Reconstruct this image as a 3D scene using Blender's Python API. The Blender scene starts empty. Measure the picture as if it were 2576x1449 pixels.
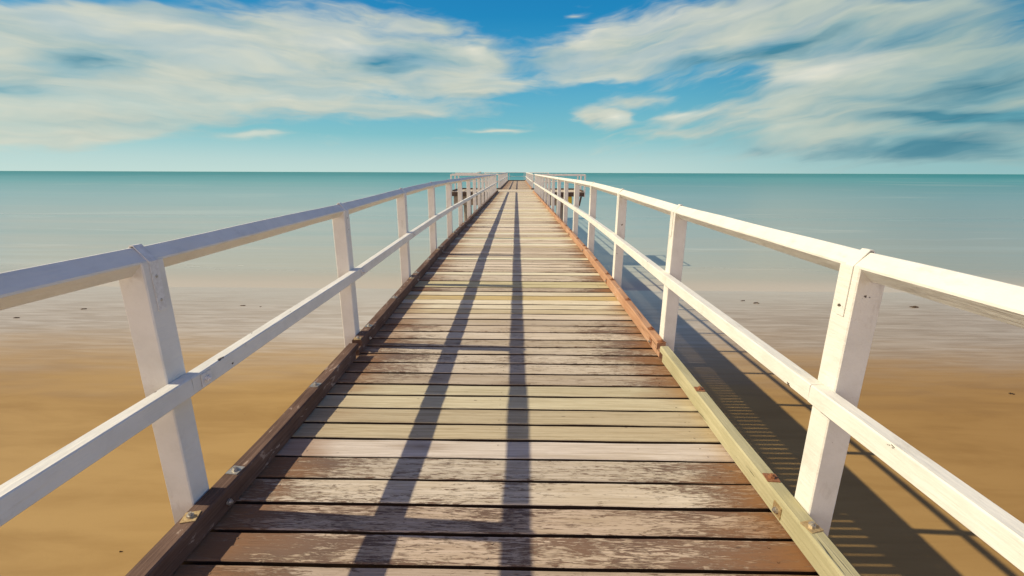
import bpy, bmesh, math, random
from mathutils import Vector, Matrix, noise
R = math.radians
random.seed(7)
SC = bpy.context.scene
COL = SC.collection

# ------------------------------------------------------------------ camera
cam_d = bpy.data.cameras.new('camera')
cam = bpy.data.objects.new('camera', cam_d); COL.objects.link(cam)
cam_d.sensor_width = 36.0
cam_d.lens = 36.0 * 1104.4 / 2576.0
cam_d.clip_start = 0.05; cam_d.clip_end = 60000
yaw, pitch, roll = R(0.9075), R(14.73), R(0.194)
cam.location = (0, 0, 0)
cam.rotation_mode = 'QUATERNION'
cam.rotation_quaternion = (Matrix.Rotation(yaw, 3, 'Z') @ Matrix.Rotation(math.pi/2 - pitch, 3, 'X') @ Matrix.Rotation(roll, 3, 'Z')).to_quaternion()
SC.camera = cam
SC.view_settings.view_transform = 'Standard'
SC.view_settings.look = 'None'
SC.view_settings.exposure = 0.10
SC.view_settings.gamma = 1.0

# ------------------------------------------------------------------ sun
SUN_DIR = Vector((-1.0, 0.045, 0.81)).normalized()       # towards the sun
sun_d = bpy.data.lights.new('sun', 'SUN'); sun_d.energy = 4.8; sun_d.angle = R(0.53); sun_d.color = (1.0, 0.875, 0.64)
sun = bpy.data.objects.new('sun', sun_d); COL.objects.link(sun)
sun.rotation_mode = 'QUATERNION'; sun.rotation_quaternion = SUN_DIR.to_track_quat('Z', 'Y')
SUN_EL = math.asin(SUN_DIR.z); SUN_AZ = math.atan2(SUN_DIR.x, SUN_DIR.y)

# ------------------------------------------------------------------ node helper
class S:
    """a socket with arithmetic"""
    def __init__(s, nt, sock): s.nt, s.k = nt, sock
    def _m(s, op, *a, clamp=False):
        n = s.nt.nodes.new('ShaderNodeMath'); n.operation = op; n.use_clamp = clamp
        for i, v in enumerate((s,) + a):
            if isinstance(v, S): s.nt.links.new(v.k, n.inputs[i])
            else: n.inputs[i].default_value = v
        return S(s.nt, n.outputs[0])
    def __add__(s, o): return s._m('ADD', o)
    def __sub__(s, o): return s._m('SUBTRACT', o)
    def __mul__(s, o): return s._m('MULTIPLY', o)
    def __truediv__(s, o): return s._m('DIVIDE', o)
    def abs(s): return s._m('ABSOLUTE')
    def pw(s, o): return s._m('POWER', o)
    def clamp(s): return s._m('ADD', 0.0, clamp=True)
    def inv(s): return s._m('MULTIPLY_ADD', -1.0, 1.0)
    def ss(s, a, b, lo=0.0, hi=1.0):
        n = s.nt.nodes.new('ShaderNodeMapRange'); n.interpolation_type = 'SMOOTHSTEP'
        s.nt.links.new(s.k, n.inputs[0])
        for i, v in zip((1, 2, 3, 4), (a, b, lo, hi)): n.inputs[i].default_value = v
        return S(s.nt, n.outputs[0])
class NT:
    def __init__(g, nt): g.nt = nt
    def n(g, t, **k):
        o = g.nt.nodes.new(t)
        for a, b in k.items(): setattr(o, a, b)
        return o
    def set(g, sock, v):
        if isinstance(v, S): g.nt.links.new(v.k, sock)
        elif v is not None: sock.default_value = v
    def mapv(g, vec, loc=(0, 0, 0), rot=(0, 0, 0), sc=(1, 1, 1), typ='POINT'):
        m = g.n('ShaderNodeMapping', vector_type=typ); g.set(m.inputs[0], vec)
        m.inputs[1].default_value = loc; m.inputs[2].default_value = rot; m.inputs[3].default_value = sc
        return S(g.nt, m.outputs[0])
    def noise(g, vec, scale, detail=4, rough=.55, dist=0, out=0):
        m = g.n('ShaderNodeTexNoise'); g.set(m.inputs['Vector'], vec)
        m.inputs['Scale'].default_value = scale; m.inputs['Detail'].default_value = detail
        m.inputs['Roughness'].default_value = rough; m.inputs['Distortion'].default_value = dist
        return S(g.nt, m.outputs[out])
    def mix(g, f, a, b, typ='MIX'):
        m = g.n('ShaderNodeMix', data_type='RGBA', blend_type=typ)
        g.set(m.inputs[0], f)
        for i, v in ((6, a), (7, b)):
            g.set(m.inputs[i], v if isinstance(v, S) else (*v, 1))
        return S(g.nt, m.outputs[2])
    def ramp(g, f, stops, interp='LINEAR'):
        m = g.n('ShaderNodeValToRGB'); g.set(m.inputs[0], f); cr = m.color_ramp; cr.interpolation = interp
        while len(cr.elements) < len(stops): cr.elements.new(0.5)
        for e, (p, c) in zip(cr.elements, stops): e.position = p; e.color = (*c, 1)
        return S(g.nt, m.outputs[0])
    def sep(g, v):
        m = g.n('ShaderNodeSeparateXYZ'); g.set(m.inputs[0], v)
        return [S(g.nt, m.outputs[i]) for i in range(3)]
    def comb(g, x, y, z):
        m = g.n('ShaderNodeCombineXYZ')
        for i, v in enumerate((x, y, z)): g.set(m.inputs[i], v)
        return S(g.nt, m.outputs[0])
    def attr(g, name, out='Fac'):
        m = g.n('ShaderNodeAttribute', attribute_name=name); return S(g.nt, m.outputs[out])
    def bump(g, h, dist, strength=1.0):
        m = g.n('ShaderNodeBump'); g.set(m.inputs['Height'], h); m.inputs['Distance'].default_value = dist
        m.inputs['Strength'].default_value = strength
        return S(g.nt, m.outputs[0])

# ------------------------------------------------------------------ world: Nishita sky with long streaked clouds
w = bpy.data.worlds.new('World'); SC.world = w; w.use_nodes = True
w.node_tree.nodes.clear(); g = NT(w.node_tree)
sky = g.n('ShaderNodeTexSky', sky_type='NISHITA', sun_disc=False)
sky.sun_elevation = SUN_EL; sky.sun_rotation = SUN_AZ
sky.air_density = 1.3; sky.dust_density = 0.6; sky.ozone_density = 1.5
gen = S(w.node_tree, g.n('ShaderNodeTexCoord').outputs['Generated'])
dx_, dy_, dz_ = g.sep(gen)
RAD = 57.29578
az = dx_._m('ARCTAN2', dy_) * RAD                        # degrees, 0 = out to sea
el = dz_._m('ARCSINE') * RAD
dirv = g.comb(az, el, 0.0)
# gentle warp so that no cloud edge is a clean curve
wn = g.noise(g.mapv(dirv, sc=(.10, .26, 1)), 1.0, 3, .55, out=1)
wx, wy, wz = g.sep(wn)
azw = az + (wx - .5) * 8.0
elw = el + (wy - .5) * 2.8
dirw = g.comb(azw, elw, 0.0)
def blobs(lst, vec):
    tot = None
    for (a, e, ra, re, rot, wt) in lst:
        m = g.mapv(vec, (a, e, 0), (0, 0, R(rot)), (ra, re, 1), 'TEXTURE')
        t = g.n('ShaderNodeTexGradient', gradient_type='QUADRATIC_SPHERE'); g.set(t.inputs[0], m)
        v = S(w.node_tree, t.outputs['Fac']) * wt
        tot = v if tot is None else tot + v
    return tot
COVER = [(-45.77, 11.6, 12.24, 3.19, 13.07, 0.9),
         (-42.84, 9.44, 18.16, 5.92, 10.87, 1.2),
         (-31.78, 11.96, 22.21, 6.02, 3.24, 1.0),
         (-18.62, 13.28, 21.13, 5.5, -6.04, 1.0),
         (-8.91, 11.79, 13.41, 5.2, -10.51, 0.95),
         (-27.18, 8.55, 33.6, 4.2, 4.53, 0.9),
         (-41.51, 5.02, 16.16, 2.92, 5.0, 1.2),
         (-45.24, 3.24, 14.85, 1.85, 3.63, 1.3),
         (-30.0, 4.06, 5.24, 0.75, 2.66, 0.8),
         (-3.29, 9.72, 11.11, 1.73, -1.19, 0.7),
         (-2.59, 4.87, 7.6, 0.64, 0.33, 0.6),
         (-16.5, 6.88, 24.45, 2.4, 2.15, 0.9),
         (-37.08, 14.28, 8.99, 1.24, 2.07, 0.5),
         (7.94, 13.63, 13.0, 3.19, 15.45, 1.0),
         (18.38, 14.2, 21.02, 5.71, 7.48, 1.1),
         (29.59, 14.4, 19.44, 5.1, 0.94, 1.15),
         (11.7, 11.49, 14.43, 1.8, 6.71, 0.7),
         (32.33, 9.59, 11.68, 4.06, 8.32, 1.4),
         (34.16, 11.93, 13.93, 3.21, 2.22, 0.7),
         (-11.9, 15.99, 13.58, 1.78, -5.27, 0.5),
         (41.29, 8.07, 15.46, 6.72, 2.93, 1.25),
         (36.55, 6.72, 20.01, 2.2, -1.53, 0.8),
         (28.75, 5.76, 18.81, 2.43, -3.24, 0.7),
         (19.15, 6.4, 9.14, 1.73, 5.61, 0.7),
         (13.73, 8.21, 7.63, 1.33, 2.61, 0.8),
         (8.18, 6.78, 3.67, 1.51, -1.62, 1.0),
         (10.55, 6.3, 4.32, 1.93, 2.46, 1.5),
         (19.34, 4.47, 19.42, 2.01, -1.52, 0.6),
         (40.03, 3.32, 20.89, 2.99, -2.9, 1.0),
         (39.12, 12.73, 8.91, 2.53, 6.63, 0.7),
         (6.32, 17.14, 4.17, 0.7, 4.51, 0.5),
         (30.67, 2.31, 27.86, 2.5, -1.28, 0.45),
         (43.06, 1.31, 13.98, 1.6, -1.16, 0.6),
         (-4.67, 13.12, 10.14, 2.52, -3.11, 0.4)]
SHADE = [(-41.24, 9.68, 9.94, 2.67, 9.73, 0.6),
         (-16.11, 12.28, 12.89, 3.08, 1.19, 0.8),
         (-47.21, 6.54, 5.2, 1.44, 1.53, 0.7),
         (-30.73, 9.57, 11.18, 1.7, 5.89, 0.3),
         (-37.11, 6.79, 14.67, 1.38, 5.26, 0.2),
         (26.41, 12.18, 16.35, 2.36, 8.17, 0.75),
         (37.17, 11.5, 10.57, 2.62, 4.49, 0.5),
         (43.8, 7.75, 9.31, 5.69, -10.95, 0.6),
         (41.9, 4.82, 15.46, 1.44, -4.32, 1.3),
         (42.94, 2.0, 16.78, 3.17, -2.12, 0.9),
         (26.89, 2.8, 15.0, 2.58, -1.53, 0.4),
         (17.79, 11.77, 16.25, 1.84, 0.84, 0.3),
         (29.49, 8.13, 13.65, 0.83, -0.29, 0.4),
         (36.52, 6.89, 14.17, 1.35, -5.13, 0.3)]
LIGHT = [(-19.43, 13.6, 12.8, 2.09, -2.45, 0.8),
         (-5.59, 13.71, 6.44, 1.88, -6.9, 0.7),
         (10.41, 6.34, 3.03, 1.38, 2.42, 1.3),
         (31.66, 9.66, 9.89, 2.81, 8.84, 1.3),
         (20.19, 6.66, 5.83, 1.31, 2.22, 0.9),
         (6.51, 14.86, 6.1, 2.21, 18.92, 0.8),
         (17.34, 16.3, 9.24, 2.04, 7.89, 0.5),
         (-30.0, 4.06, 5.24, 0.63, 2.6, 0.8),
         (-27.25, 7.96, 15.02, 1.52, 4.2, 0.4),
         (-42.32, 12.26, 10.31, 1.8, 11.29, 0.4),
         (-45.77, 6.87, 7.54, 1.42, 7.67, 0.3),
         (16.19, 5.42, 4.15, 0.68, -1.64, 0.7),
         (-31.58, 13.37, 13.15, 1.6, 3.07, 0.3)]
SKYS = .05; WSTR = .1; AIRF = .85; COVA = .93
AIR = [(0, (.54, .74, .71)), (.07, (.46, .68, .68)), (.22, (.20, .53, .60)), (.42, (.10, .43, .60)), (.62, (.03, .33, .58)), (.85, (.0, .24, .52)), (1, (.0, .21, .50))]
OVER1 = (.14, .10, .13); OVER2 = (.24, .19, .22); OVERB = (.03, .16, .50); OVERZ = (.15, .11, .15); OVERK = (2.2, 1.95, 1.80)

cov = blobs(COVER, dirw)
# streaks: run level on the left, climb to the right on the right hand side
tilt = az.ss(-5.0, 25.0, 0.0, 0.17)
els = elw - (az - 5.0) * tilt
st = g.noise(g.comb(az * .070, els * .32, 3.0), 1.0, 5, .56, .3)
st2 = g.noise(g.comb(az * .20, els * .95, 9.0), 1.0, 4, .55, .35)
stw = g.noise(g.comb(az * .45, els * 2.1, 23.0), 1.0, 3, .5, .4)
stg = g.noise(g.comb(az * .07, els * .42, 31.0), 1.0, 4, .55, .4)
stf = g.noise(g.comb(az * .10, els * .55, 17.0), 1.0, 3, .5, .2)
dens = cov * 1.7 + (st - .5) * 1.5 + (st2 - .5) * .95 + (stw - .5) * .35 - .12
cover = dens.ss(-.02, .90)
shade = blobs(SHADE, dirw) * 1.25 + (stg - .5) * 1.9 + (st2 - .5) * .6
light = blobs(LIGHT, dirw) + (st2 - .5) * .7 + (stw - .5) * .4
cl = g.ramp((shade * .8 + .22).clamp(), [(0, (.64, .65, .54)), (.3, (.54, .58, .50)), (.6, (.34, .47, .47)), (1, (.07, .24, .32))])
cl = g.mix(az.ss(18, 48) * .62, cl, g.mix(1.0, cl, (.50, .70, .76), 'MULTIPLY'))
cl = g.mix((light * 1.1 - .1).clamp(), cl, (.80, .76, .62))
# clear air: the Nishita sky, greener and paler towards the horizon as over this shallow sea
sc_ = g.n('ShaderNodeVectorMath', operation='SCALE'); g.set(sc_.inputs[0], S(w.node_tree, sky.outputs[0])); sc_.inputs['Scale'].default_value = SKYS
air = g.ramp((el / 20.0).clamp(), AIR)
skl = g.mix(AIRF, S(w.node_tree, sc_.outputs[0]), air)
skl = g.mix(az.ss(10, 48) * .60, skl, g.mix(el.ss(0, 12), (.14, .38, .42), (.01, .15, .27)))
fin = g.mix((cover * (stf.ss(.30, .70) * .30 + .66)).clamp(), skl, cl)
# the rest of the sky, overhead and behind the photographer: unseen fill light added, dim lilac, bright low behind, blue on the right
over = (el.ss(22, 40) + az.abs().ss(65, 100)).clamp()
bluefill = dx_.ss(.05, .45) * dz_.ss(.12, .40)
oc = g.mix(st.ss(.3, .7), OVER1, OVER2)
oc = g.mix(dy_.ss(-.55, .0) * dz_.ss(.0, .3), oc, OVERZ)
oc = g.mix(dy_.ss(-.8, -.1).inv() * dz_.ss(.15, .55).inv() * .9, oc, OVERK)
oc = g.mix(bluefill, oc, OVERB)
fin = g.mix(over, fin, oc)
sc2 = g.n('ShaderNodeVectorMath', operation='SCALE'); g.set(sc2.inputs[0], fin); sc2.inputs['Scale'].default_value = 1.0/WSTR
bg = g.n('ShaderNodeBackground'); g.set(bg.inputs[0], S(w.node_tree, sc2.outputs[0])); bg.inputs[1].default_value = WSTR
wo = g.n('ShaderNodeOutputWorld'); w.node_tree.links.new(bg.outputs[0], wo.inputs[0])
w.cycles.sampling_method = 'MANUAL'; w.cycles.sample_map_resolution = 512

DRY1, DRY2 = (.41, .262, .096), (.335, .205, .070)
WET1, WET2 = (.40, .33, .25), (.57, .52, .45)
WASH = (.48, .44, .365)
WRAMP = [(0, (.42, .40, .31)), (.12, (.36, .41, .37)), (.28, (.24, .40, .40)), (.45, (.12, .34, .35)), (.65, (.05, .25, .27)), (1, (.03, .22, .22))]
WSPEC = (.38, .08)

# ------------------------------------------------------------------ materials
def newmat(name):
    m = bpy.data.materials.new(name); m.use_nodes = True
    nt = m.node_tree; nt.nodes.clear(); g = NT(nt)
    b = g.n('ShaderNodeBsdfPrincipled'); o = g.n('ShaderNodeOutputMaterial'); nt.links.new(b.outputs[0], o.inputs[0])
    return m, g, b
def posn(g): return S(g.nt, g.n('ShaderNodeNewGeometry').outputs['Position'])

def mat_white():
    m, g, b = newmat('white_paint')
    p = posn(g)
    gr = g.noise(g.mapv(p, sc=(60, 6, 60)), 1, 4, .6)
    n1 = g.noise(p, 7, 5, .6)
    dirt = g.noise(g.mapv(p, (3, 1, 2), sc=(14, 5, 5)), 1, 6, .7)
    flake = (g.noise(g.mapv(p, (9.3, 2.2, 4), sc=(24, 11, 24)), 1, 5, .55) + (g.noise(p, 2.1, 2) - .5) * .25).ss(.725, .74)
    c = g.mix(n1.ss(.35, .75), (.735, .72, .66), (.66, .645, .585))
    c = g.mix(dirt.ss(.56, .78) * .55, c, (.42, .38, .31))
    c = g.mix(flake, c, (.10, .075, .055))
    g.set(b.inputs['Base Color'], c)
    b.inputs['Roughness'].default_value = .55; b.inputs['Specular IOR Level'].default_value = .3
    g.set(b.inputs['Normal'], g.bump(gr * .9 + n1 * .6 + flake * -1.2 + dirt * .7, .0035, .9))
    return m
def mat_plank():
    m, g, b = newmat('weathered_decking')
    p = posn(g); x, y, z = g.sep(p)
    tint = g.attr('tint', 'Color'); wear = g.attr('wear'); seed = g.attr('seed')
    # per-plank shifted coordinates
    ps = g.comb(x + seed * 13.7, y + seed * 5.1, seed * 7.0)
    grain = g.noise(g.mapv(ps, sc=(2.2, 70, 1)), 1, 6, .65, .6)
    fine = g.noise(g.mapv(ps, sc=(9, 260, 1)), 1, 3, .6)
    broad = g.noise(g.mapv(ps, sc=(1.3, 6, 1)), 1, 4, .55)
    fl1 = g.noise(g.mapv(ps, sc=(12, 95, 1)), 1, 6, .72, .8)
    fl2 = g.noise(g.mapv(ps, sc=(2.0, 9, 1)), 1, 3, .6)
    rim = g.attr('rim')
    c = g.mix(grain.ss(.35, .72), tint, g.mix(1.0, tint, (.70, .66, .60), 'MULTIPLY'))
    c = g.mix(fine.ss(.55, .75) * .55, c, g.mix(1.0, tint, (.42, .36, .32), 'MULTIPLY'))
    c = g.mix(broad.ss(.45, .75) * .35, c, (.42, .33, .20))
    # what is left of the old brown deck stain
    side_ = (x + .07).abs().ss(.35, 1.10) * wear.ss(-.2, .05) * .20
    scr = g.noise(g.mapv(ps, sc=(26, 330, 1)), 1, 4, .7, .5)
    f = (fl1 - .5) * 1.35 + (fl2 - .5) * .8 + (scr - .5) * .85 + wear - .10 + side_
    fm = f.ss(.06, .20)
    brown = g.mix(g.noise(ps, 3, 3).ss(.3, .7), (.088, .042, .028), (.155, .080, .046))
    brown = g.mix(grain.ss(.5, .75) * .45, brown, (.26, .18, .13))
    c = g.mix(fm * .86, c, brown)
    # rust brown stain creeping in from the kerbs
    e1 = (x + g.noise(g.mapv(ps, sc=(1, 4, 1)), 1.5, 3) * .7 + (wear - .2) * .3)
    stn = e1.ss(1.00, 1.38) * g.attr('edge')
    e2 = (x * -1.0 + g.noise(g.mapv(ps, sc=(1, 4, 1)), 1.9, 3) * .6)
    stn2 = e2.ss(1.12, 1.45) * g.attr('edge')
    c = g.mix((stn * .75 + stn2 * .6).clamp(), c, (.25, .115, .042))
    pit = g.noise(g.mapv(ps, sc=(14, 40, 1)), 1, 2).ss(.73, .78)
    c = g.mix(pit * .7, c, (.09, .06, .045))
    vo = g.n('ShaderNodeTexVoronoi'); g.set(vo.inputs['Vector'], g.mapv(ps, sc=(1.7, 6.5, 1))); vo.inputs['Scale'].default_value = 1
    vr = g.sep(S(g.nt, vo.outputs['Color']))[0]
    kd = S(g.nt, vo.outputs['Distance']) + (fine - .5) * .06
    c = g.mix(kd.ss(.03, .13).inv() * vr.ss(.78, .80) * .85, c, (.10, .06, .04))
    c = g.mix(kd.ss(.10, .40).inv() * vr.ss(.78, .80) * .35, c, (.25, .17, .11))
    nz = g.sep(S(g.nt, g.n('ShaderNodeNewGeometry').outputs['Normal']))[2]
    c = g.mix(nz.ss(.3, .75), (.055, .032, .022), c)       # sawn sides set to one dark brown
    g.set(b.inputs['Base Color'], c)
    g.set(b.inputs['Roughness'], fm * -.22 + .80)
    b.inputs['Specular IOR Level'].default_value = .30
    g.set(b.inputs['Normal'], g.bump(grain * 1.0 + fine * .6 + fm * .35 - pit * .5, .0035, .9))
    return m
def mat_timber(name, ca, cb, flake=None, fcol=(.5, .45, .4), axis='Y', rough=.8):
    m, g, b = newmat(name)
    p = posn(g)
    sc = (75, 2.6, 75) if axis == 'Y' else ((2.6, 75, 75) if axis == 'X' else (75, 75, 2.6))
    grain = g.noise(g.mapv(p, sc=sc), 1, 6, .65, .5)
    crack = g.noise(g.mapv(p, (4, 1, 7), sc=tuple(v * .55 for v in sc)), 1, 4, .6, .8)
    broad = g.noise(p, 2.5, 4, .6)
    c = g.mix((grain * .6 + broad * .6).ss(.4, .85), ca, cb)
    if flake is not None:
        fl = (g.noise(g.mapv(p, (1, 8, 2), sc=(30, 9, 30)), 1, 6, .7, .5) + (broad - .5) * .5).ss(flake, flake + .05)
        c = g.mix(fl * .8, c, fcol)
    ck = crack.ss(.66, .74)
    c = g.mix(ck * .75, c, tuple(v * .25 for v in ca))
    g.set(b.inputs['Base Color'], c)
    b.inputs['Roughness'].default_value = rough; b.inputs['Specular IOR Level'].default_value = .3
    g.set(b.inputs['Normal'], g.bump(grain - ck * 1.4, .004, .9))
    return m
def mat_simple(name, c1, c2, rough=.6, metal=0.0, scale=12, bump=.001):
    m, g, b = newmat(name)
    n = g.noise(posn(g), scale, 5, .6)
    g.set(b.inputs['Base Color'], g.mix(n.ss(.35, .7), c1, c2))
    b.inputs['Roughness'].default_value = rough; b.inputs['Metallic'].default_value = metal
    g.set(b.inputs['Normal'], g.bump(n, bump, .8))
    return m
def mat_sand():
    m, g, b = newmat('sand')
    p = posn(g); x, y, z = g.sep(p)
    n0 = g.noise(g.mapv(p, sc=(.10, .30, 1)), 1, 4, .55)
    n1 = g.noise(g.mapv(p, sc=(.35, 1.6, 1)), 1, 5, .6, .4)
    rip = g.noise(g.mapv(p, (2, 0, 0), sc=(.55, 4.5, 1)), 1, 4, .55, .6)
    fine = g.noise(p, 60, 4, .6)
    yy = y + (n0 - .5) * 5.0 + (n1 - .5) * 1.6
    wet = yy.ss(8.5, 15.0)                               # ripple-marked wet strand
    wash = yy.ss(15.0, 24.0)                             # last film of water
    dry = g.mix(n1.ss(.35, .7), DRY1, DRY2)
    wetc = g.mix(rip.ss(.30, .74), WET1, WET2)
    c = g.mix(wet, dry, wetc)
    c = g.mix(wash, c, WASH)
    c = g.mix(g.noise(p, 3.3, 6, .75).ss(.70, .76) * .4, c, (.16, .10, .05))
    corner_dim = (x + (n0 - .5) * 5.0).ss(1.5, 9.0) * .55 + (x * -1.0 + (n0 - .5) * 5.0).ss(6.0, 14.0) * .35
    c = g.mix(corner_dim.clamp() * wash.inv(), c, g.mix(1.0, c, (.62, .52, .40), 'MULTIPLY'))     # corner falloff painted into the sand colour, darker towards both sides
    c = g.mix(fine.ss(.62, .70) * .25, c, (.20, .13, .07))
    vo = g.n('ShaderNodeTexVoronoi'); g.set(vo.inputs['Vector'], g.mapv(p, sc=(2.2, 3.0, 1))); vo.inputs['Scale'].default_value = 1
    vc = g.sep(S(g.nt, vo.outputs['Color']))
    dots = (S(g.nt, vo.outputs['Distance']) + (fine - .5) * .05).ss(.012, .035).inv() * vc[0].ss(.80, .82)
    c = g.mix(dots * .8, c, g.mix(vc[1].ss(.6, .62), (.10, .06, .03), (.72, .66, .52)))
    g.set(b.inputs['Base Color'], c)
    g.set(b.inputs['Roughness'], wet * -.28 + .72 - wash * .10)
    g.set(b.inputs['Specular IOR Level'], wet * .35 + .15)
    bm_ = fine * .05 + n1 * .30 + rip * wet * .8
    g.set(b.inputs['Normal'], g.bump(bm_, .035, .55))
    return m
def mat_water():
    m, g, b = newmat('sea_water')
    p = posn(g); x, y, z = g.sep(p)
    ly = (y / 22.0)._m('LOGARITHM', 10.0)                # 0 at the shore, 1 at 220 m, 2 at 2.2 km
    n = g.noise(g.mapv(p, sc=(.010, .05, 1)), 1, 4, .55, .3)
    n2 = g.noise(g.mapv(p, (7, 3, 0), sc=(.05, .33, 1)), 1, 4, .6, .4)
    far = g.noise(g.comb(x * .0006, ly * 22.0, 0.0), 1, 4, .6)
    l2 = ly + (n - .5) * .18 + (far - .5) * .35 * 1.0
    c = g.ramp(l2 * .4, WRAMP)
    c = g.mix(x.ss(2.0, 30.0) * y.ss(200, 500).inv() * .45, c, g.mix(1.0, c, (.60, .68, .74), 'MULTIPLY'))
    strk = g.noise(g.comb(x * .012, ly * 9.0, 4.0), 1, 5, .6, .4)
    c = g.mix(strk.ss(.55, .75) * .30, c, (.55, .60, .54))
    c = g.mix(strk.ss(.25, .45).inv() * .25, c, (.08, .26, .26))
    c = g.mix(n2.ss(.58, .75) * y.ss(50, 130).inv() * .32, c, (.66, .66, .58))
    g.set(b.inputs['Base Color'], c)
    g.set(b.inputs['Roughness'], ly.ss(0.0, 1.6, .22, .42))
    b.inputs['IOR'].default_value = 1.33
    g.set(b.inputs['Specular IOR Level'], ly.ss(.2, 1.8, *WSPEC)); b.inputs['Base Color'].default_value = (.2, .3, .3, 1)
    w1 = g.noise(g.mapv(p, sc=(.22, 1.1, 1)), 1, 4, .5)
    g.set(b.inputs['Normal'], g.bump(w1, .05, .35))
    # at the edge of the swash it is only a film, so the sand's own colour shows through
    e = y + (g.noise(g.mapv(p, sc=(.10, .35, 1)), 1, 5, .6) - .5) * 9.0
    a = e.ss(17.0, 29.0) * y.ss(22.0, 25.5)
    c2 = g.mix(a, WASH, c)
    g.set(b.inputs['Base Color'], c2)
    g.set(b.inputs['Roughness'], a.inv() * .30 + ly.ss(0.0, 1.6, .24, .42))
    return m
M = dict(
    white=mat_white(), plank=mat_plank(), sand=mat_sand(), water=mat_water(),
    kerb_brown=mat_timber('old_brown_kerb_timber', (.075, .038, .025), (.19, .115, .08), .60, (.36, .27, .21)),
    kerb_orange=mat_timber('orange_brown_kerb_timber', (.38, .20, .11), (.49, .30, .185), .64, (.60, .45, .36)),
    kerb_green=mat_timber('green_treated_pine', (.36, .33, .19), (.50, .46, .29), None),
    kerb_grey=mat_timber('far_kerb_timber', (.20, .14, .10), (.32, .25, .18), None),
    girder=mat_timber('dark_girder_timber', (.07, .045, .035), (.12, .08, .055), None, rough=.85),
    girder_x=mat_timber('dark_cross_timber', (.07, .045, .035), (.12, .08, .055), None, axis='X', rough=.85),
    pile=mat_timber('pile_timber', (.20, .17, .14), (.32, .29, .24), None, axis='Z', rough=.85),
    board=mat_timber('pale_platform_edge_board', (.52, .45, .35), (.64, .57, .46), None, axis='X'),
    concrete=mat_simple('brown_concrete', (.24, .19, .14), (.34, .28, .22), .85, 0, 3, .01),
    yellow=mat_simple('yellow_marker_paint', (.72, .52, .03), (.62, .42, .03), .6, 0, 5),
    galv=mat_simple('galvanised_steel', (.52, .50, .46), (.36, .33, .28), .45, .8, 90, .0006),
    brass=mat_simple('yellowed_plate_steel', (.55, .42, .22), (.38, .26, .13), .5, .6, 90, .0006),
    rust=mat_simple('rusted_steel', (.25, .10, .045), (.36, .17, .08), .75, .3, 120, .001),
    painted=mat_simple('painted_steel', (.72, .71, .68), (.60, .58, .54), .45, 0, 60, .0008),
    weed=mat_simple('seaweed', (.06, .035, .015), (.12, .07, .03), .7, 0, 30, .004),
)

# ------------------------------------------------------------------ geometry helpers
def obj(name, bm, mat, parent=None, smooth=False):
    me = bpy.data.meshes.new(name)
    bmesh.ops.recalc_face_normals(bm, faces=bm.faces)
    bm.to_mesh(me); bm.free()
    for mm in (mat if isinstance(mat, (list, tuple)) else [mat]): me.materials.append(mm)
    if smooth:
        for f in me.polygons: f.use_smooth = True
    o = bpy.data.objects.new(name, me); COL.objects.link(o)
    if parent: o.parent = parent
    return o
def tag(o, label=None, cat=None, group=None, kind=None):
    for k, v in (('label', label), ('category', cat), ('group', group), ('kind', kind)):
        if v: o[k] = v
    return o
def thing(name, label, cat, loc=(0, 0, 0), group=None):
    o = bpy.data.objects.new(name, None); COL.objects.link(o); o.location = loc; o.empty_display_size = .2
    return tag(o, label, cat, group)
def chamfer(poly, r):
    out = []
    n = len(poly)
    for i in range(n):
        p = Vector(poly[i]); a = Vector(poly[i-1]); b = Vector(poly[(i+1) % n])
        out.append(p + (a-p).normalized()*r); out.append(p + (b-p).normalized()*r)
    return out
def loft(bm, poly, stations, axis, mat=0, jit=0.0, seed=0.0, freq=3.0):
    """poly: 2D outline; stations: list of (t, du, dv); axis Y -> (u=x, v=z), axis X -> (u=y, v=z), Z -> (x, y)"""
    rings = []
    for (t, du, dv) in stations:
        ring = []
        for i, (u, v) in enumerate(poly):
            ju = jv = 0
            if jit:
                k = i // 2
                ju = jit * noise.noise(Vector((t*freq, k*7.3+seed, 1.1))) + jit*.5*noise.noise(Vector((t*freq*5, k*7.3+seed, 4.1)))
                jv = jit * noise.noise(Vector((t*freq, k*7.3+seed, 9.7))) * .7
            U, V = u+du+ju, v+dv+jv
            ring.append(bm.verts.new((U, t, V) if axis == 'Y' else ((t, U, V) if axis == 'X' else (U, V, t))))
        rings.append(ring)
    n = len(poly); fs = []
    for a, b in zip(rings[:-1], rings[1:]):
        for i in range(n):
            fs.append(bm.faces.new((a[i], a[(i+1) % n], b[(i+1) % n], b[i])))
    fs.append(bm.faces.new(rings[0])); fs.append(bm.faces.new(rings[-1][::-1]))
    for f in fs: f.material_index = mat
    return fs
def box(bm, x0, x1, y0, y1, z0, z1, r=.004):
    r = min(r, (x1-x0)*.3, (y1-y0)*.3, (z1-z0)*.3)
    loft(bm, chamfer([(x0, y0), (x1, y0), (x1, y1), (x0, y1)], r), [(z0, 0, 0), (z1, 0, 0)], 'Z')
def cyl(bm, c, axis, r, h, n=16, r2=None):
    a = Vector(axis).normalized(); q = a.to_track_quat('Z', 'Y'); c = Vector(c); r2 = r if r2 is None else r2
    A = [bm.verts.new(c + q @ Vector((r*math.cos(2*math.pi*i/n), r*math.sin(2*math.pi*i/n), 0))) for i in range(n)]
    B = [bm.verts.new(c + q @ Vector((r2*math.cos(2*math.pi*i/n), r2*math.sin(2*math.pi*i/n), h))) for i in range(n)]
    for i in range(n): bm.faces.new((A[i], A[(i+1) % n], B[(i+1) % n], B[i]))
    bm.faces.new(A[::-1]); bm.faces.new(B)
def lin(a, b, n): return [a + (b-a)*i/n for i in range(n+1)]
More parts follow.
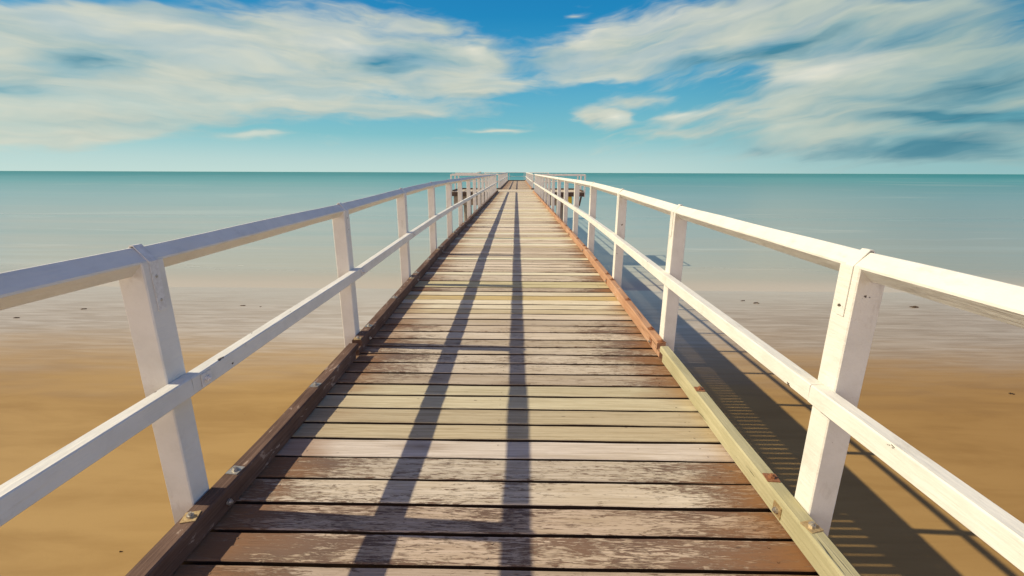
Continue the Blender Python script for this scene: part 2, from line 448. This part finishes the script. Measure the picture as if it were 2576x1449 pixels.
def interp(t, tab):
    if t <= tab[0][0]: return tab[0][1]
    for (a, u), (b, v) in zip(tab[:-1], tab[1:]):
        if t <= b: return u + (v-u)*(t-a)/(b-a)
    return tab[-1][1]
# the pier is not quite straight or level: sideways and upward drift along its length
DZ = [(0, 0), (2.0, 0), (3.2, .025), (4.8, .070), (6.6, .108), (9.0, .122), (30, .160), (60, .285)]
DX = [(0, 0), (2.5, 0), (6, -.020), (29, -.185), (60, -.290)]
dz = lambda y: interp(y, DZ)
dx = lambda y: interp(y, DX)

XLO, XLI, XRI, XRO = -1.256, -1.180, 1.0415, 1.108
ZD, ZK = -1.3463, -1.2468
SEA = -5.87
sandz = lambda y: -4.11 - .080 * y                       # the beach falls towards the sea
POSTL = [-0.30, 1.460, 3.220, 4.980, 6.75, 8.50, 10.22, 12.05, 13.8, 15.45, 17.15, 19.0, 20.8, 22.6, 24.4, 26.2, 28.15]
POSTR = [-0.30, 1.460, 3.210, 4.990, 6.88, 8.76, 10.62, 12.38, 14.33, 16.12, 17.92, 19.88, 21.7, 23.4, 25.1, 26.7, 28.15]
END = 28.15                                           # 28.2
P0, P1 = 28.75, 32.3                                      # cross platform
F1 = 60.0                                                 # seaward end

# ------------------------------------------------------------------ ground and sea
bm = bmesh.new()
ys = [-60, -20, 0, 4, 8, 12, 16, 20, 24, 30, 45, 80, 200]
xs = [-600, -200, -60, -20, -8, 0, 8, 20, 60, 200, 600]
def gz(y): return sandz(y) if y < 45 else sandz(45) - (y-45)*.02
grid = [[bm.verts.new((x, y, gz(y) if y > -20 else sandz(-20))) for x in xs] for y in ys]
for i in range(len(ys)-1):
    for j in range(len(xs)-1): bm.faces.new((grid[i][j], grid[i][j+1], grid[i+1][j+1], grid[i+1][j]))
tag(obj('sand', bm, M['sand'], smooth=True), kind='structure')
bm = bmesh.new()
ys = [17, 30, 60, 120, 300, 1000, 4000, 15000, 45000]; xs = [-45000, -8000, -1500, -300, -60, 0, 60, 300, 1500, 8000, 45000]
grid = [[bm.verts.new((x, y, SEA)) for x in xs] for y in ys]
for i in range(len(ys)-1):
    for j in range(len(xs)-1): bm.faces.new((grid[i][j], grid[i][j+1], grid[i+1][j+1], grid[i+1][j]))
tag(obj('water', bm, M['water']), kind='structure')

# ------------------------------------------------------------------ pier
pier = thing('pier', 'long weathered timber pier running straight out over the beach and sea, with a cross platform', 'pier', (0, 0, 0))

CREAM, TAN, GREEN, PINK, GREY, YEL = (.74, .67, .51), (.54, .46, .31), (.61, .55, .38), (.64, .56, .455), (.52, .44, .345), (.64, .50, .24)
OLD = (.53, .42, .325)
# planks seen nearest: far edge distance, tint, amount of old brown stain left
NEAR = [(1.095, OLD, .15), (1.247, OLD, .10), (1.392, OLD, .20), (1.541, OLD, .15), (1.696, PINK, .08), (1.854, PINK, .11), (2.006, (.62, .55, .48), -.22),
        (2.152, TAN, -.40), (2.305, TAN, -.45), (2.456, GREEN, -.40), (2.592, GREEN, -.14), (2.750, GREY, .02), (2.911, PINK, .08),
        (3.065, PINK, .10), (3.204, PINK, .07), (3.354, GREY, .10), (3.514, PINK, .02)]
def plank_tone(y):
    if 4.22 < y < 4.36: return CREAM, -.3
    if 4.36 < y < 4.52: return YEL, -.45
    if 4.52 < y < 4.66: return CREAM, -.3
    if 3.98 < y < 4.12: return CREAM, -.25
    r = random.random()
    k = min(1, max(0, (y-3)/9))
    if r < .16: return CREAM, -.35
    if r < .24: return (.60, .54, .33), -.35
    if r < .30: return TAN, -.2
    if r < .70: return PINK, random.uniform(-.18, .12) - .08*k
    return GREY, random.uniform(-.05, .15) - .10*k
edges = [3.514]; y = 3.514
while y < P0-.15: y += random.uniform(.140, .156); edges.append(y)
planks = []
prev = .945
for (e, t, wv) in NEAR: planks.append((prev, e, t, wv)); prev = e
y = .945
while y > -2.0: planks.append((y-.150, y, GREY, .1)); y -= .150
planks.sort(key=lambda q: q[0])
y = 3.514
while y < P0 - .02:
    y2 = min(y + random.uniform(.139, .157), P0)
    if P0 - y2 < .07: y2 = P0
    planks.append((y, y2, *plank_tone(y))); y = y2
def add_attrs(me, rows):
    for nme in ('wear', 'seed', 'rim', 'edge'):
        me.attributes.new(nme, 'FLOAT', 'POINT')
    me.attributes.new('tint', 'FLOAT_COLOR', 'POINT')
    i = 0
    for (n, tint, wear, seed, edge) in rows:
        for k in range(n):
            me.attributes['wear'].data[i].value = wear
            me.attributes['seed'].data[i].value = seed
            me.attributes['edge'].data[i].value = edge
            me.attributes['tint'].data[i].color = (*tint, 1)
            i += 1
def one_plank(bm, y0, y1, seed, x0=-1.215, x1=1.095, nx=30, nails=True):
    gap = random.uniform(.013, .019)
    ym = (y0+y1)/2; X, Z = dx(ym), dz(ym) + random.uniform(-.0025, .0025)
    a, b = y0+gap/2, y1-gap/2
    slope = (dz(y1)-dz(y0))
    poly = chamfer([(a, ZD-.042), (b, ZD-.042), (b, ZD), (a, ZD)], .004)
    st = [(t+X, 0, Z) for t in lin(x0, x1, nx)]
    k0 = len(bm.verts)
    loft(bm, poly, st, 'X', jit=.0035, seed=seed*3, freq=2.6)
    if nails:
        for xn in (-1.06, -.10, .93):
            for yn in (a+.035, b-.035):
                if random.random() < .85:
                    cyl(bm, (xn+X+random.uniform(-.008, .008), yn+random.uniform(-.006, .006), ZD+Z-.001), (0, 0, 1), .0042, .0024, 7)
    for f in bm.faces: pass
    return len(bm.verts)-k0
vis = [p for p in planks if p[1] > .8][:100]
first = vis[0][0]
rest_bm = bmesh.new(); rest_rows = []
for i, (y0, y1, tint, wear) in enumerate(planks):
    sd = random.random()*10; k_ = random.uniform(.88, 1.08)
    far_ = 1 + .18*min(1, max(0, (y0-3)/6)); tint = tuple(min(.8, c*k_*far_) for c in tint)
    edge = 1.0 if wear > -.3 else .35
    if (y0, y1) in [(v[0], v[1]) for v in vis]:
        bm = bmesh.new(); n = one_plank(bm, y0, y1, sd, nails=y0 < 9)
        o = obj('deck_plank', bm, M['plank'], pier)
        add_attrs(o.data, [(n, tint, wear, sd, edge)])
    else:
        n = one_plank(rest_bm, y0, y1, sd, nx=8, nails=False); rest_rows.append((n, tint, wear, sd, edge))
# seaward section planks, same rest mesh
y = P1
while y < F1-.02:
    y2 = min(y+.15, F1)
    t, wv = plank_tone(y+10); sd = random.random()*10
    t = (t[0]*.86, t[1]*.80, t[2]*.78)
    n = one_plank(rest_bm, y, y2, sd, nx=4, nails=False); rest_rows.append((n, t, wv+.1, sd, .8)); y = y2
# cross platform planks, laid across too but running the whole width
PXL, PXR = -4.12, 4.28
y = P0
while y < P1-.02:
    y2 = min(y+.15, P1)
    t, wv = CREAM if random.random() < .5 else PINK, -.1; sd = random.random()*10
    n = one_plank(rest_bm, y, y2, sd, x0=PXL, x1=PXR, nx=6, nails=False); rest_rows.append((n, t, wv, sd, 0.0)); y = y2
ro = obj('deck_planks', rest_bm, M['plank'], pier); ro['kind'] = 'stuff'
add_attrs(ro.data, rest_rows)

# kerbs (toe boards) with half-lap joints, plates and bolts
def bolt_mesh():
    bm = bmesh.new()
    cyl(bm, (0, 0, 0), (0, 0, 1), .0130, .009, 6); cyl(bm, (0, 0, .009), (0, 0, 1), .0075, .008, 12, .0062)
    me = bpy.data.meshes.new('bolt'); bmesh.ops.recalc_face_normals(bm, faces=bm.faces); bm.to_mesh(me); bm.free(); return me
def plate_mesh():
    bm = bmesh.new(); box(bm, -.026, .026, -.026, .026, 0, .0035, .0015)
    me = bpy.data.meshes.new('plate'); bmesh.ops.recalc_face_normals(bm, faces=bm.faces); bm.to_mesh(me); bm.free(); return me
BM = {}
def fitting(kind, matn, parent, loc, nrm, spin=0.0):
    key = (kind, matn)
    if key not in BM:
        me = bolt_mesh() if kind == 'bolt' else plate_mesh(); me.materials.append(M[matn]); BM[key] = me
    o = bpy.data.objects.new(kind, BM[key]); COL.objects.link(o); o.parent = parent
    o.rotation_mode = 'QUATERNION'
    o.rotation_quaternion = Vector(nrm).to_track_quat('Z', 'Y') @ Matrix.Rotation(spin, 3, 'Z').to_quaternion()
    o.location = loc; return o
def kerb_seg(y0, y1, side, matn, lap0=True, lap1=True, cols=('galv', 'brass'), far=False):
    xa, xb = (XLO, XLI) if side < 0 else (XRI, XRO)
    bm = bmesh.new(); zm = (ZD+.002+ZK)/2; L = .07
    n = max(2, int((y1-y0)/.12))
    ch = .007
    st = lambda a, b: [(t, dx(t), dz(t)) for t in lin(a, b, max(1, int((b-a)/.10)))]
    # body and the two tongues of the half laps
    b0 = y0 + (L if lap0 else 0); b1 = y1 - (L if lap1 else 0)
    loft(bm, chamfer([(xa, ZD+.002), (xb, ZD+.002), (xb, ZK), (xa, ZK)], ch), st(b0, b1), 'Y', jit=.0018 if not far else 0, seed=y0+side*5, freq=2.2)
    if lap1: loft(bm, chamfer([(xa+.001, zm+.002), (xb-.001, zm+.002), (xb-.001, ZK), (xa+.001, ZK)], ch), st(b1, y1), 'Y')
    if lap0: loft(bm, chamfer([(xa+.001, ZD+.002), (xb-.001, ZD+.002), (xb-.001, zm-.002), (xa+.001, zm-.002)], ch), st(y0+.004, b0), 'Y')
    o = obj('kerb', bm, M[matn], pier)
    return o
KJ = [-2.0, 3.02, 6.45, 9.9, 13.3, 16.7, 20.2, 23.6, P0-.05]
xm = {-1: (XLO+XLI)/2+.002, 1: (XRI+XRO)/2}
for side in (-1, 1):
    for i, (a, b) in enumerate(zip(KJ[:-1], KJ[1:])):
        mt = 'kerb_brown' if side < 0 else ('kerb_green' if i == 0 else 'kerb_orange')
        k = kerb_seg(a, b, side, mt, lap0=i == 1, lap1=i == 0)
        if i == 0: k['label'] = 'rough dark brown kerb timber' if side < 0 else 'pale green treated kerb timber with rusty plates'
        # vertical bolts with plates, in pairs about each post, and one between
        for py in (POSTL if side < 0 else POSTR):
            for off in (-.115, .150, .92):
                yy = py + off
                if not (a+.03 < yy <= b+.0 and .5 < yy < 24): continue
                pl = 'rust' if side > 0 else ('brass' if off < 0 else 'galv')
                if side > 0 and i == 0 and off < 0: pl = 'brass'
                xx = xm[side]+dx(yy); zz = ZK+dz(yy)
                sp = .25 if off < 0 else -.1
                fitting('plate', pl, k, (xx, yy, zz+.0005), (0, 0, 1), sp)
                fitting('bolt', 'galv' if pl != 'rust' else 'rust', k, (xx, yy, zz+.004), (0, 0, 1), yy*7)
            # horizontal bolt through to the post
            yy = py + .03
            if a < yy < b and .5 < yy < 24:
                xi = XLI if side < 0 else XRI
                if side > 0: fitting('plate', 'brass' if i == 0 else 'rust', k, (xi+dx(yy)-.0005, yy, ZK-.055+dz(yy)), (-1, 0, 0))
                fitting('bolt', 'galv', k, (xi+dx(yy)-side*.003, yy, ZK-.055+dz(yy)), (-side, 0, 0))
for side in (-1, 1):                                       # seaward section
    for a, b in zip(lin(P1, F1-.1, 5)[:-1], lin(P1, F1-.1, 5)[1:]):
        kerb_seg(a, b, side, 'kerb_grey' if side < 0 else 'kerb_orange', False, False, far=True)
# kerbs round the cross platform: dark at the back, pale board at the front
def xbeam(name, x0, x1, y0, y1, z0, z1, mat, parent=None, label=None):
    bm = bmesh.new(); ym = (y0+y1)/2
    loft(bm, chamfer([(y0, z0), (y1, z0), (y1, z1), (y0, z1)], .006), [(t+dx(ym), 0, dz(ym)) for t in lin(x0, x1, max(2, int(abs(x1-x0)/.5)))], 'X', jit=.003, seed=x0)
    o = obj(name, bm, M[mat], parent or pier)
    if label: o['label'] = label
    return o
xbeam('kerb', PXL, XLI, P1-.09, P1-.002, ZD+.002, ZK, 'girder_x')
xbeam('kerb', XRI, PXR, P1-.09, P1-.002, ZD+.002, ZK, 'girder_x')
xbeam('edge_board', PXL-.02, PXR+.02, P0-.06, P0-.002, ZD-.05, ZD+.008, 'board', label='pale edge board along the front of the cross platform')
for x in (PXL, PXR-.08):
    bm = bmesh.new(); loft(bm, chamfer([(x, ZD+.002), (x+.08, ZD+.002), (x+.08, ZK), (x, ZK)], .006), [(t, dx(t), dz(t)) for t in lin(P0+.02, P1-.095, 4)], 'Y')
    obj('kerb', bm, M['girder'], pier)
# girders
def girder(x0, x1, y0, y1, z0, z1, name='girder', mat='girder'):
    bm = bmesh.new(); loft(bm, chamfer([(x0, z0), (x1, z0), (x1, z1), (x0, z1)], .008), [(t, dx(t), dz(t)) for t in lin(y0, y1, int((y1-y0)/1.2)+1)], 'Y')
    return obj(name, bm, M[mat], pier)
ZG = ZD-.041
for (a, b) in ((-2, P0-.07), (P1+.01, F1-.02)):
    girder(-1.20, -1.02, a, b, ZG-.27, ZG)
    girder(-.17, -.03, a, b, ZG-.22, ZG)
    girder(.90, 1.105, a, b, ZG-.27, ZG)
for xg in (PXL, -2.8, -1.5, -.1, 1.4, 2.8, PXR-.15): girder(xg, xg+.15, P0, P1-.01, ZG-.25, ZG)
xbeam('fascia', PXL-.02, PXR+.02, P0-.13, P0-.062, ZG-.24, ZG+.02, 'girder_x', label='dark timber fascia under the cross platform')
xbeam('edge_beam', -1.2, 1.07, F1, F1+.12, ZG-.2, ZK, 'girder_x')
# pile bents
def pile(x, y, r=.13, ztop=None, zbot=None):
    bm = bmesh.new(); zt = ZG-.30+dz(y) if ztop is None else ztop; zb = min(sandz(y), SEA)-1.0 if zbot is None else zbot
    if y < 22: zb = sandz(y) - .5
    nseg = 10
    rings = []
    for k in range(nseg+1):
        z = zb + (zt-zb)*k/nseg; ring = []
        for i in range(16):
            a = i*math.pi/8; rr = r*(1+.06*noise.noise(Vector((math.cos(a), math.sin(a), z*1.3+x))))*(1.06-.06*k/nseg)
            ring.append(bm.verts.new((x+dx(y)+rr*math.cos(a), y+rr*math.sin(a), z)))
        rings.append(ring)
    for A, B in zip(rings[:-1], rings[1:]):
        for i in range(16): bm.faces.new((A[i], A[(i+1) % 16], B[(i+1) % 16], B[i]))
    bm.faces.new(rings[-1])
    return obj('pile', bm, M['pile'], pier, smooth=True)
for yb in (5.4, 11.1, 16.8, 22.6):
    for x in (-.95, .80): pile(x, yb)
    xbeam('crosshead', -1.28, 1.13, yb-.12, yb+.12, ZG-.52, ZG-.275, 'girder_x')
for yb in (36, 42, 48, 54, 59):
    for x in (-.95, .80): pile(x, yb)
    xbeam('crosshead', -1.28, 1.13, yb-.12, yb+.12, ZG-.52, ZG-.275, 'girder_x')
for yb in (29.35, 31.8):
    for x in (-3.35, -.95, .80, 2.95): pile(x, yb, ztop=ZG-.26)
# brown box-like pile cap under the front of the platform, its right end painted yellow
bm = bmesh.new(); dzp = dz(P0)
for (x0, x1) in ((-4.05, 3.12),):
    box(bm, x0+dx(P0), x1+dx(P0), P0+.02, P0+.72, ZD-.86+dzp, ZG-.262+dzp, .02)
    for k in range(9):
        xx = x0 + (x1-x0)*k/8
        if 0 < k < 8: box(bm, xx-.03+dx(P0), xx+.03+dx(P0), P0-.02, P0+.021, ZD-.84+dzp, ZG-.27+dzp, .006)
cap = obj('pile_cap', bm, M['concrete'], pier); cap['label'] = 'brown pile cap under the cross platform'
bm = bmesh.new(); box(bm, 3.125+dx(P0), 3.56+dx(P0), P0+.00, P0+.70, ZD-.86+dzp, ZD-.42+dzp, .012)
box(bm, 3.13+dx(P0), 3.55+dx(P0), P0+.03, P0+.68, ZD-.418+dzp, ZG-.265+dzp, .012)
yp = obj('marker_panel', bm, M['yellow'], pier); yp['label'] = 'bright yellow painted end of the pile cap'
bm = bmesh.new()                                          # raking strut at the right corner
cx0 = PXR-.14+dx(P0)
for a, b in (((cx0, P0+.05), (cx0-.10, P0+.15)),):
    loft(bm, chamfer([(-.055, -.05), (.055, -.05), (.055, .05), (-.055, .05)], .008), [(ZD-.90+dzp, b[0], b[1]), (ZG-.26+dzp, a[0], a[1])], 'Z')
obj('strut', bm, M['girder'], pier)

# ------------------------------------------------------------------ railings
PW, PD = .094, .094                                       # post width (across) and depth (along)
HA = .0489                                                # half diagonal of the diamond handrail
ZR = -.2463                                               # crest of the handrail
ZM, MH, MT = -.7362, .0685, .0532                         # mid rail
def post(parent, xc, yc, vaxis='Y', zt=0.0, zb=ZD-.34, ZZ=None):
    """post with a V cut in its top that carries the diamond rail running along vaxis"""
    Z = dz(yc) if ZZ is None else ZZ
    bm = bmesh.new(); h = PW/2; c = ZR-HA+.001+Z; v = ZR-2*HA-.0005+Z; r = .004
    prof = [(-h, zb+Z), (h, zb+Z), (h, c-.002), (h-.004, c-.004), (0, v), (-h+.004, c-.004), (-h, c-.002)]
    d = PD/2
    def ring(s, inset):
        out = []
        for (u, zz) in prof:
            uu = u - math.copysign(inset, u) if abs(u) > .03 else u
            out.append(bm.verts.new((xc+uu, yc+s, zz) if vaxis == 'Y' else (xc+s, yc+uu, zz)))
        return out
    rs = [ring(-d, r), ring(-d+r, 0), ring(d-r, 0), ring(d, r)]
    n = len(prof)
    for A, B in zip(rs[:-1], rs[1:]):
        for i in range(n): bm.faces.new((A[i], A[(i+1) % n], B[(i+1) % n], B[i]))
    bm.faces.new(rs[0]); bm.faces.new(rs[-1][::-1])
    return obj('post', bm, M['white'], parent)
DIAM = lambda x: [(x, ZR), (x+HA, ZR-HA), (x, ZR-2*HA), (x-HA, ZR-HA)]
def rail_y(parent, x, y0, y1, name='handrail', poly=None, seed=0, jit=.0036, off=0.0):
    bm = bmesh.new(); poly = poly or chamfer(DIAM(x), .005)
    X0, X1, Z0, Z1 = dx(y0), dx(y1), dz(y0), dz(y1)
    n = max(2, int((y1-y0)/.09)) if y0 < 12 else 3
    st = [(t, X0+(X1-X0)*(t-y0)/(y1-y0), Z0+(Z1-Z0)*(t-y0)/(y1-y0)) for t in lin(y0, y1, n)]
    loft(bm, poly, st, 'Y', jit=jit, seed=seed+y0*3, freq=2.0)
    return obj(name, bm, M['white'], parent)
def rail_x(parent, x0, x1, y, name='handrail', poly=None, Z=None):
    bm = bmesh.new(); Z = dz(y) if Z is None else Z
    poly = poly or chamfer([(y, ZR), (y+HA, ZR-HA), (y, ZR-2*HA), (y-HA, ZR-HA)], .005)
    loft(bm, poly, [(t, 0, Z) for t in lin(x0, x1, max(2, int((x1-x0)/.3)))], 'X', jit=.002, seed=y)
    return obj(name, bm, M['white'], parent)
def strap(parent, xc, yc, side):
    """thin flat strap folded over the rail and screwed to both faces of the post; side = direction of the walkway"""
    bm = bmesh.new(); t = .003; wv = .018; Z = dz(yc); h = PW/2+.0008; a = HA
    path = [(-h, ZR-HA-.175), (-h, ZR-HA-.004), (-.004, ZR+.001), (.004, ZR+.001), (h, ZR-HA-.004), (h, ZR-HA-.175)]
    outp = [(-h-t, ZR-HA-.175), (-h-t, ZR-HA-.001), (-.0055, ZR+t+.0022), (.0055, ZR+t+.0022), (h+t, ZR-HA-.001), (h+t, ZR-HA-.175)]
    V = [[bm.verts.new((xc+u, yc+s, z+Z)) for (u, z) in path] + [bm.verts.new((xc+u, yc+s, z+Z)) for (u, z) in outp] for s in (-wv, wv)]
    n = 6
    for i in range(n-1):
        bm.faces.new((V[0][i], V[0][i+1], V[0][n+i+1], V[0][n+i])); bm.faces.new((V[1][i], V[1][n+i], V[1][n+i+1], V[1][i+1]))
        bm.faces.new((V[0][n+i], V[0][n+i+1], V[1][n+i+1], V[1][n+i])); bm.faces.new((V[0][i], V[1][i], V[1][i+1], V[0][i+1]))
    for i in (0, n-1): bm.faces.new((V[0][i], V[0][n+i], V[1][n+i], V[1][i]))
    o = obj('strap', bm, M['painted' if side > 0 else 'white'], parent)
    for zz in (ZR-HA-.055, ZR-HA-.140):
        if side < 0: break
        bm = bmesh.new(); cyl(bm, (xc+side*(h+t-.0005), yc, zz+Z), (side, 0, 0), .0065, .0022, 12, .004)
        obj('screw', bm, M['galv'], o)
    return o
def side_railing(name, label, side, posts, y0, y1, fine=True, group=None):
    """side -1: left of the walkway, +1: right"""
    xin = XLO if side < 0 else XRO
    xc = xin + side*PW/2
    t = thing(name, label, 'railing', (0, 0, 0), group)
    for i, yp in enumerate(posts):
        post(t, xc+dx(yp), yp)
        if yp < 15: strap(t, xc+dx(yp), yp-.002, -side)
    cuts = [y0] + [p for p in posts if y0 < p < y1] + [y1]
    for a, b in zip(cuts[:-1], cuts[1:]):
        if b-a > .2: rail_y(t, xc, a+.0008, b-.0008, seed=side*3, jit=.0048 if side < 0 else .003)
    # mid rail, bolted on the walkway side of the posts
    xa, xb = (xin+.0006, xin+MT) if side < 0 else (xin-MT, xin-.0006)
    mp = [p for p in posts]
    cuts = [y0] + mp[1::2] + [y1]
    cuts = [y0] + [c + .0 for c in posts if y0 < c < y1] + [y1]
    for a, b in zip(cuts[:-1], cuts[1:]):
        if b-a < .2: continue
        r = rail_y(t, 0, a+.0008, b-.0008, 'mid_rail', chamfer([(xa, ZM-MH), (xb, ZM-MH), (xb, ZM), (xa, ZM)], .004), seed=side*8, jit=.002)
        if .3 < b < 10 and b in posts:
            pass
        if a in posts and .3 < a < 13:
            xi = xin - side*MT
            if side < 0: fitting('plate', 'painted', r, (xi+dx(a)-side*.0012, a+.068, ZM-MH/2+dz(a)), (-side, 0, 0), .0)
            if side < 0: fitting('bolt', 'painted', r, (xi+dx(a)-side*.0045, a+.068, ZM-MH/2+dz(a)), (-side, 0, 0))
            fitting('bolt', 'galv', r, (xin+side*(PW+.0)+dx(a), a+.01, ZM-MH/2+dz(a)), (side, 0, 0))
    return t
side_railing('railing', 'white timber railing along the left side of the boardwalk, with blue shade on its handrail', -1, POSTL, -1.2, END+.047)
side_railing('railing', 'bright sunlit white timber railing along the right side of the boardwalk', 1, POSTR, -1.2, END+.047)
FP = lin(P1+.05, F1-.05, 16)
def far_side(side, label):
    side_railing('railing', label, side, FP, P1+.003, F1-.003)
far_side(-1, 'white railing on the left of the narrow seaward section, beyond the cross platform')
far_side(1, 'white railing on the right of the narrow seaward section, beyond the cross platform')
# wing railings of the cross platform
def wing(side, label):
    t = thing('railing', label, 'railing')
    xe = (PXL-.06 if side < 0 else PXR+.06); xi_ = (XLO-PW/2 if side < 0 else XRO+PW/2)
    X = dx(P0); Z = dz(P0)
    for yy in (P0+.02, P0+1.9, P1+.05): post(t, xe+X, yy, 'Y')
    bm = bmesh.new()
    rail_y(t, xe+X-dx(P0), P0-.03, P1+.10, jit=0)
    rail_y(t, 0, P0-.03, P1+.10, 'mid_rail', chamfer([(xe-.02-side*.05, ZM-MH), (xe+.02-side*.05, ZM-MH), (xe+.02-side*.05, ZM), (xe-.02-side*.05, ZM)], .004), jit=0)
    a, b = sorted((xe+X-side*(HA+.001), xi_+X+side*(HA+.001)))
    rail_x(t, a, b, P0-.02, poly=chamfer([(P0-.06, ZR-.115), (P0+.03, ZR-.115), (P0+.03, ZR-.01), (P0-.06, ZR+.012)], .008)); rail_x(t, a, b, P1+.05)
    rail_x(t, a, b, P1+.05, 'mid_rail', chamfer([(P1-.02, ZM-MH), (P1+.0, ZM-MH), (P1+.0, ZM), (P1-.02, ZM)], .003))
    return t
wl = wing(-1, 'white railing round the left wing of the cross platform')
wr = wing(1, 'white railing round the right wing of the cross platform')
# loose sloping length of rail propped on the left wing
bm = bmesh.new(); Z = dz(P0)
loft(bm, chamfer([(P0-.06, -.035), (P0+.02, -.035), (P0+.02, .035), (P0-.06, .035)], .006), [(-3.9+dx(P0), 0, ZR+.036+Z), (-2.60+dx(P0), 0, ZR+.040+Z), (-2.25+dx(P0), 0, ZR+.135+Z)], 'X')
tag(obj('timber_offcut', bm, M['white']), 'white length of timber lying along the top of the left wing handrail', 'timber')
# railing across the seaward end and its two short wings
t = thing('railing', 'thin white railing across the far seaward end of the pier', 'railing')
X, Z = dx(F1), dz(F1)
for x in (XLI+.15, XRI-.15):
    bm = bmesh.new(); box(bm, x+X-.025, x+X+.025, F1+.02, F1+.07, ZD+Z, ZR+Z-.02, .004); obj('post', bm, M['white'], t)
bm = bmesh.new(); loft(bm, chamfer([(F1+.02, ZR-.05), (F1+.075, ZR-.05), (F1+.075, ZR), (F1+.02, ZR)], .004), [(XLO+X, 0, Z), (XRO+X, 0, Z)], 'X'); obj('handrail', bm, M['white'], t)
bm = bmesh.new(); loft(bm, chamfer([(F1+.025, ZM-.04), (F1+.065, ZM-.04), (F1+.065, ZM), (F1+.025, ZM)], .004), [(XLO+X, 0, Z), (XRO+X, 0, Z)], 'X'); obj('mid_rail', bm, M['white'], t)
# left end wing: low platform with its own rail
def end_wing(x0, x1, label, plat=True):
    t = thing('railing', label, 'railing')
    lo, hi = x0+X, x1+X
    for x in (lo, hi):
        post(t, x, F1-1.5, 'X', ZZ=Z); post(t, x, F1+.0, 'X', ZZ=Z)
    rail_x(t, lo-.06, hi+.06, F1-1.5, Z=Z); rail_x(t, lo-.06, hi+.06, F1, Z=Z)
    bm = bmesh.new(); box(bm, lo-.1, hi+.1, F1-1.6, F1+.1, ZD+Z-.16, ZD+Z-.003, .01); obj('landing', bm, M['girder_x'], t)
    return t
end_wing(-4.2, -1.6, 'white handrail of the small landing at the far left end of the pier')
end_wing(1.5, 4.0, 'small white railed landing at the far right end of the pier')
for x in (-3.9, 3.7): pile(x, F1-.75, .12, ztop=ZD+Z-.165)

# ------------------------------------------------------------------ weed and shells on the wet sand
def clump(x, y, s, seed):
    bm = bmesh.new(); rnd = random.Random(seed)
    for k in range(9):
        a = rnd.random()*6.28; L = s*rnd.uniform(.4, 1.0); cx, cy = x+rnd.uniform(-.5, .5)*s, y+rnd.uniform(-.3, .3)*s
        prevp = None; wd = s*.07
        base = []
        for q in range(5):
            tt = q/4; px_ = cx+math.cos(a+tt*rnd.uniform(-1, 1))*L*(tt-.5); py_ = cy+math.sin(a+tt)*L*(tt-.5)*.5
            zz = sandz(py_)+.01+.05*s*math.sin(tt*3.14)+rnd.uniform(0, .02)*s
            wq = wd*math.sin(.3+tt*2.6)
            base.append([bm.verts.new((px_-wq*.3, py_-wq, zz-.012)), bm.verts.new((px_+wq*.3, py_+wq, zz-.012)), bm.verts.new((px_, py_, zz+wd*.7))])
        for A, B in zip(base[:-1], base[1:]):
            for i in range(3): bm.faces.new((A[i], A[(i+1) % 3], B[(i+1) % 3], B[i]))
        bm.faces.new(base[0]); bm.faces.new(base[-1][::-1])
    o = obj('seaweed', bm, M['weed'])
    return o
WEED = [(-17.81, 16.82, 0.28, 'dark clump of seaweed on the pale wet sand beyond the left railing'),
        (-18.82, 15.33, 0.22, 'small dark seaweed tuft near the left edge of the wet sand'),
        (-11.74, 17.72, 0.2, 'seaweed scrap on the wet sand between the first two left posts'),
        (-10.89, 17.52, 0.12, 'smallest seaweed fleck right of the scrap between the first two left posts'),
        (17.15, 18.48, 0.5, 'brown straggle of seaweed on the wet sand below the right handrail'),
        (10.3, 19.55, 0.22, 'small brown seaweed tuft on the wet sand between the near right posts'),
        (10.7, 19.05, 0.35, 'flat strand of seaweed on the wet sand just left of the nearest right post'),
        (11.26, 9.27, 0.15, 'small shell coloured scrap on the sand near the right edge'),
        (-4.78, 4.24, 0.035, 'tiny dark weed scrap on the golden sand below the left railing')]
for i, (x, y, s, lab) in enumerate(WEED):
    s *= .7
    o = clump(x, y, s, i); tag(o, lab, 'seaweed', 'clumps of seaweed washed up on the sand')
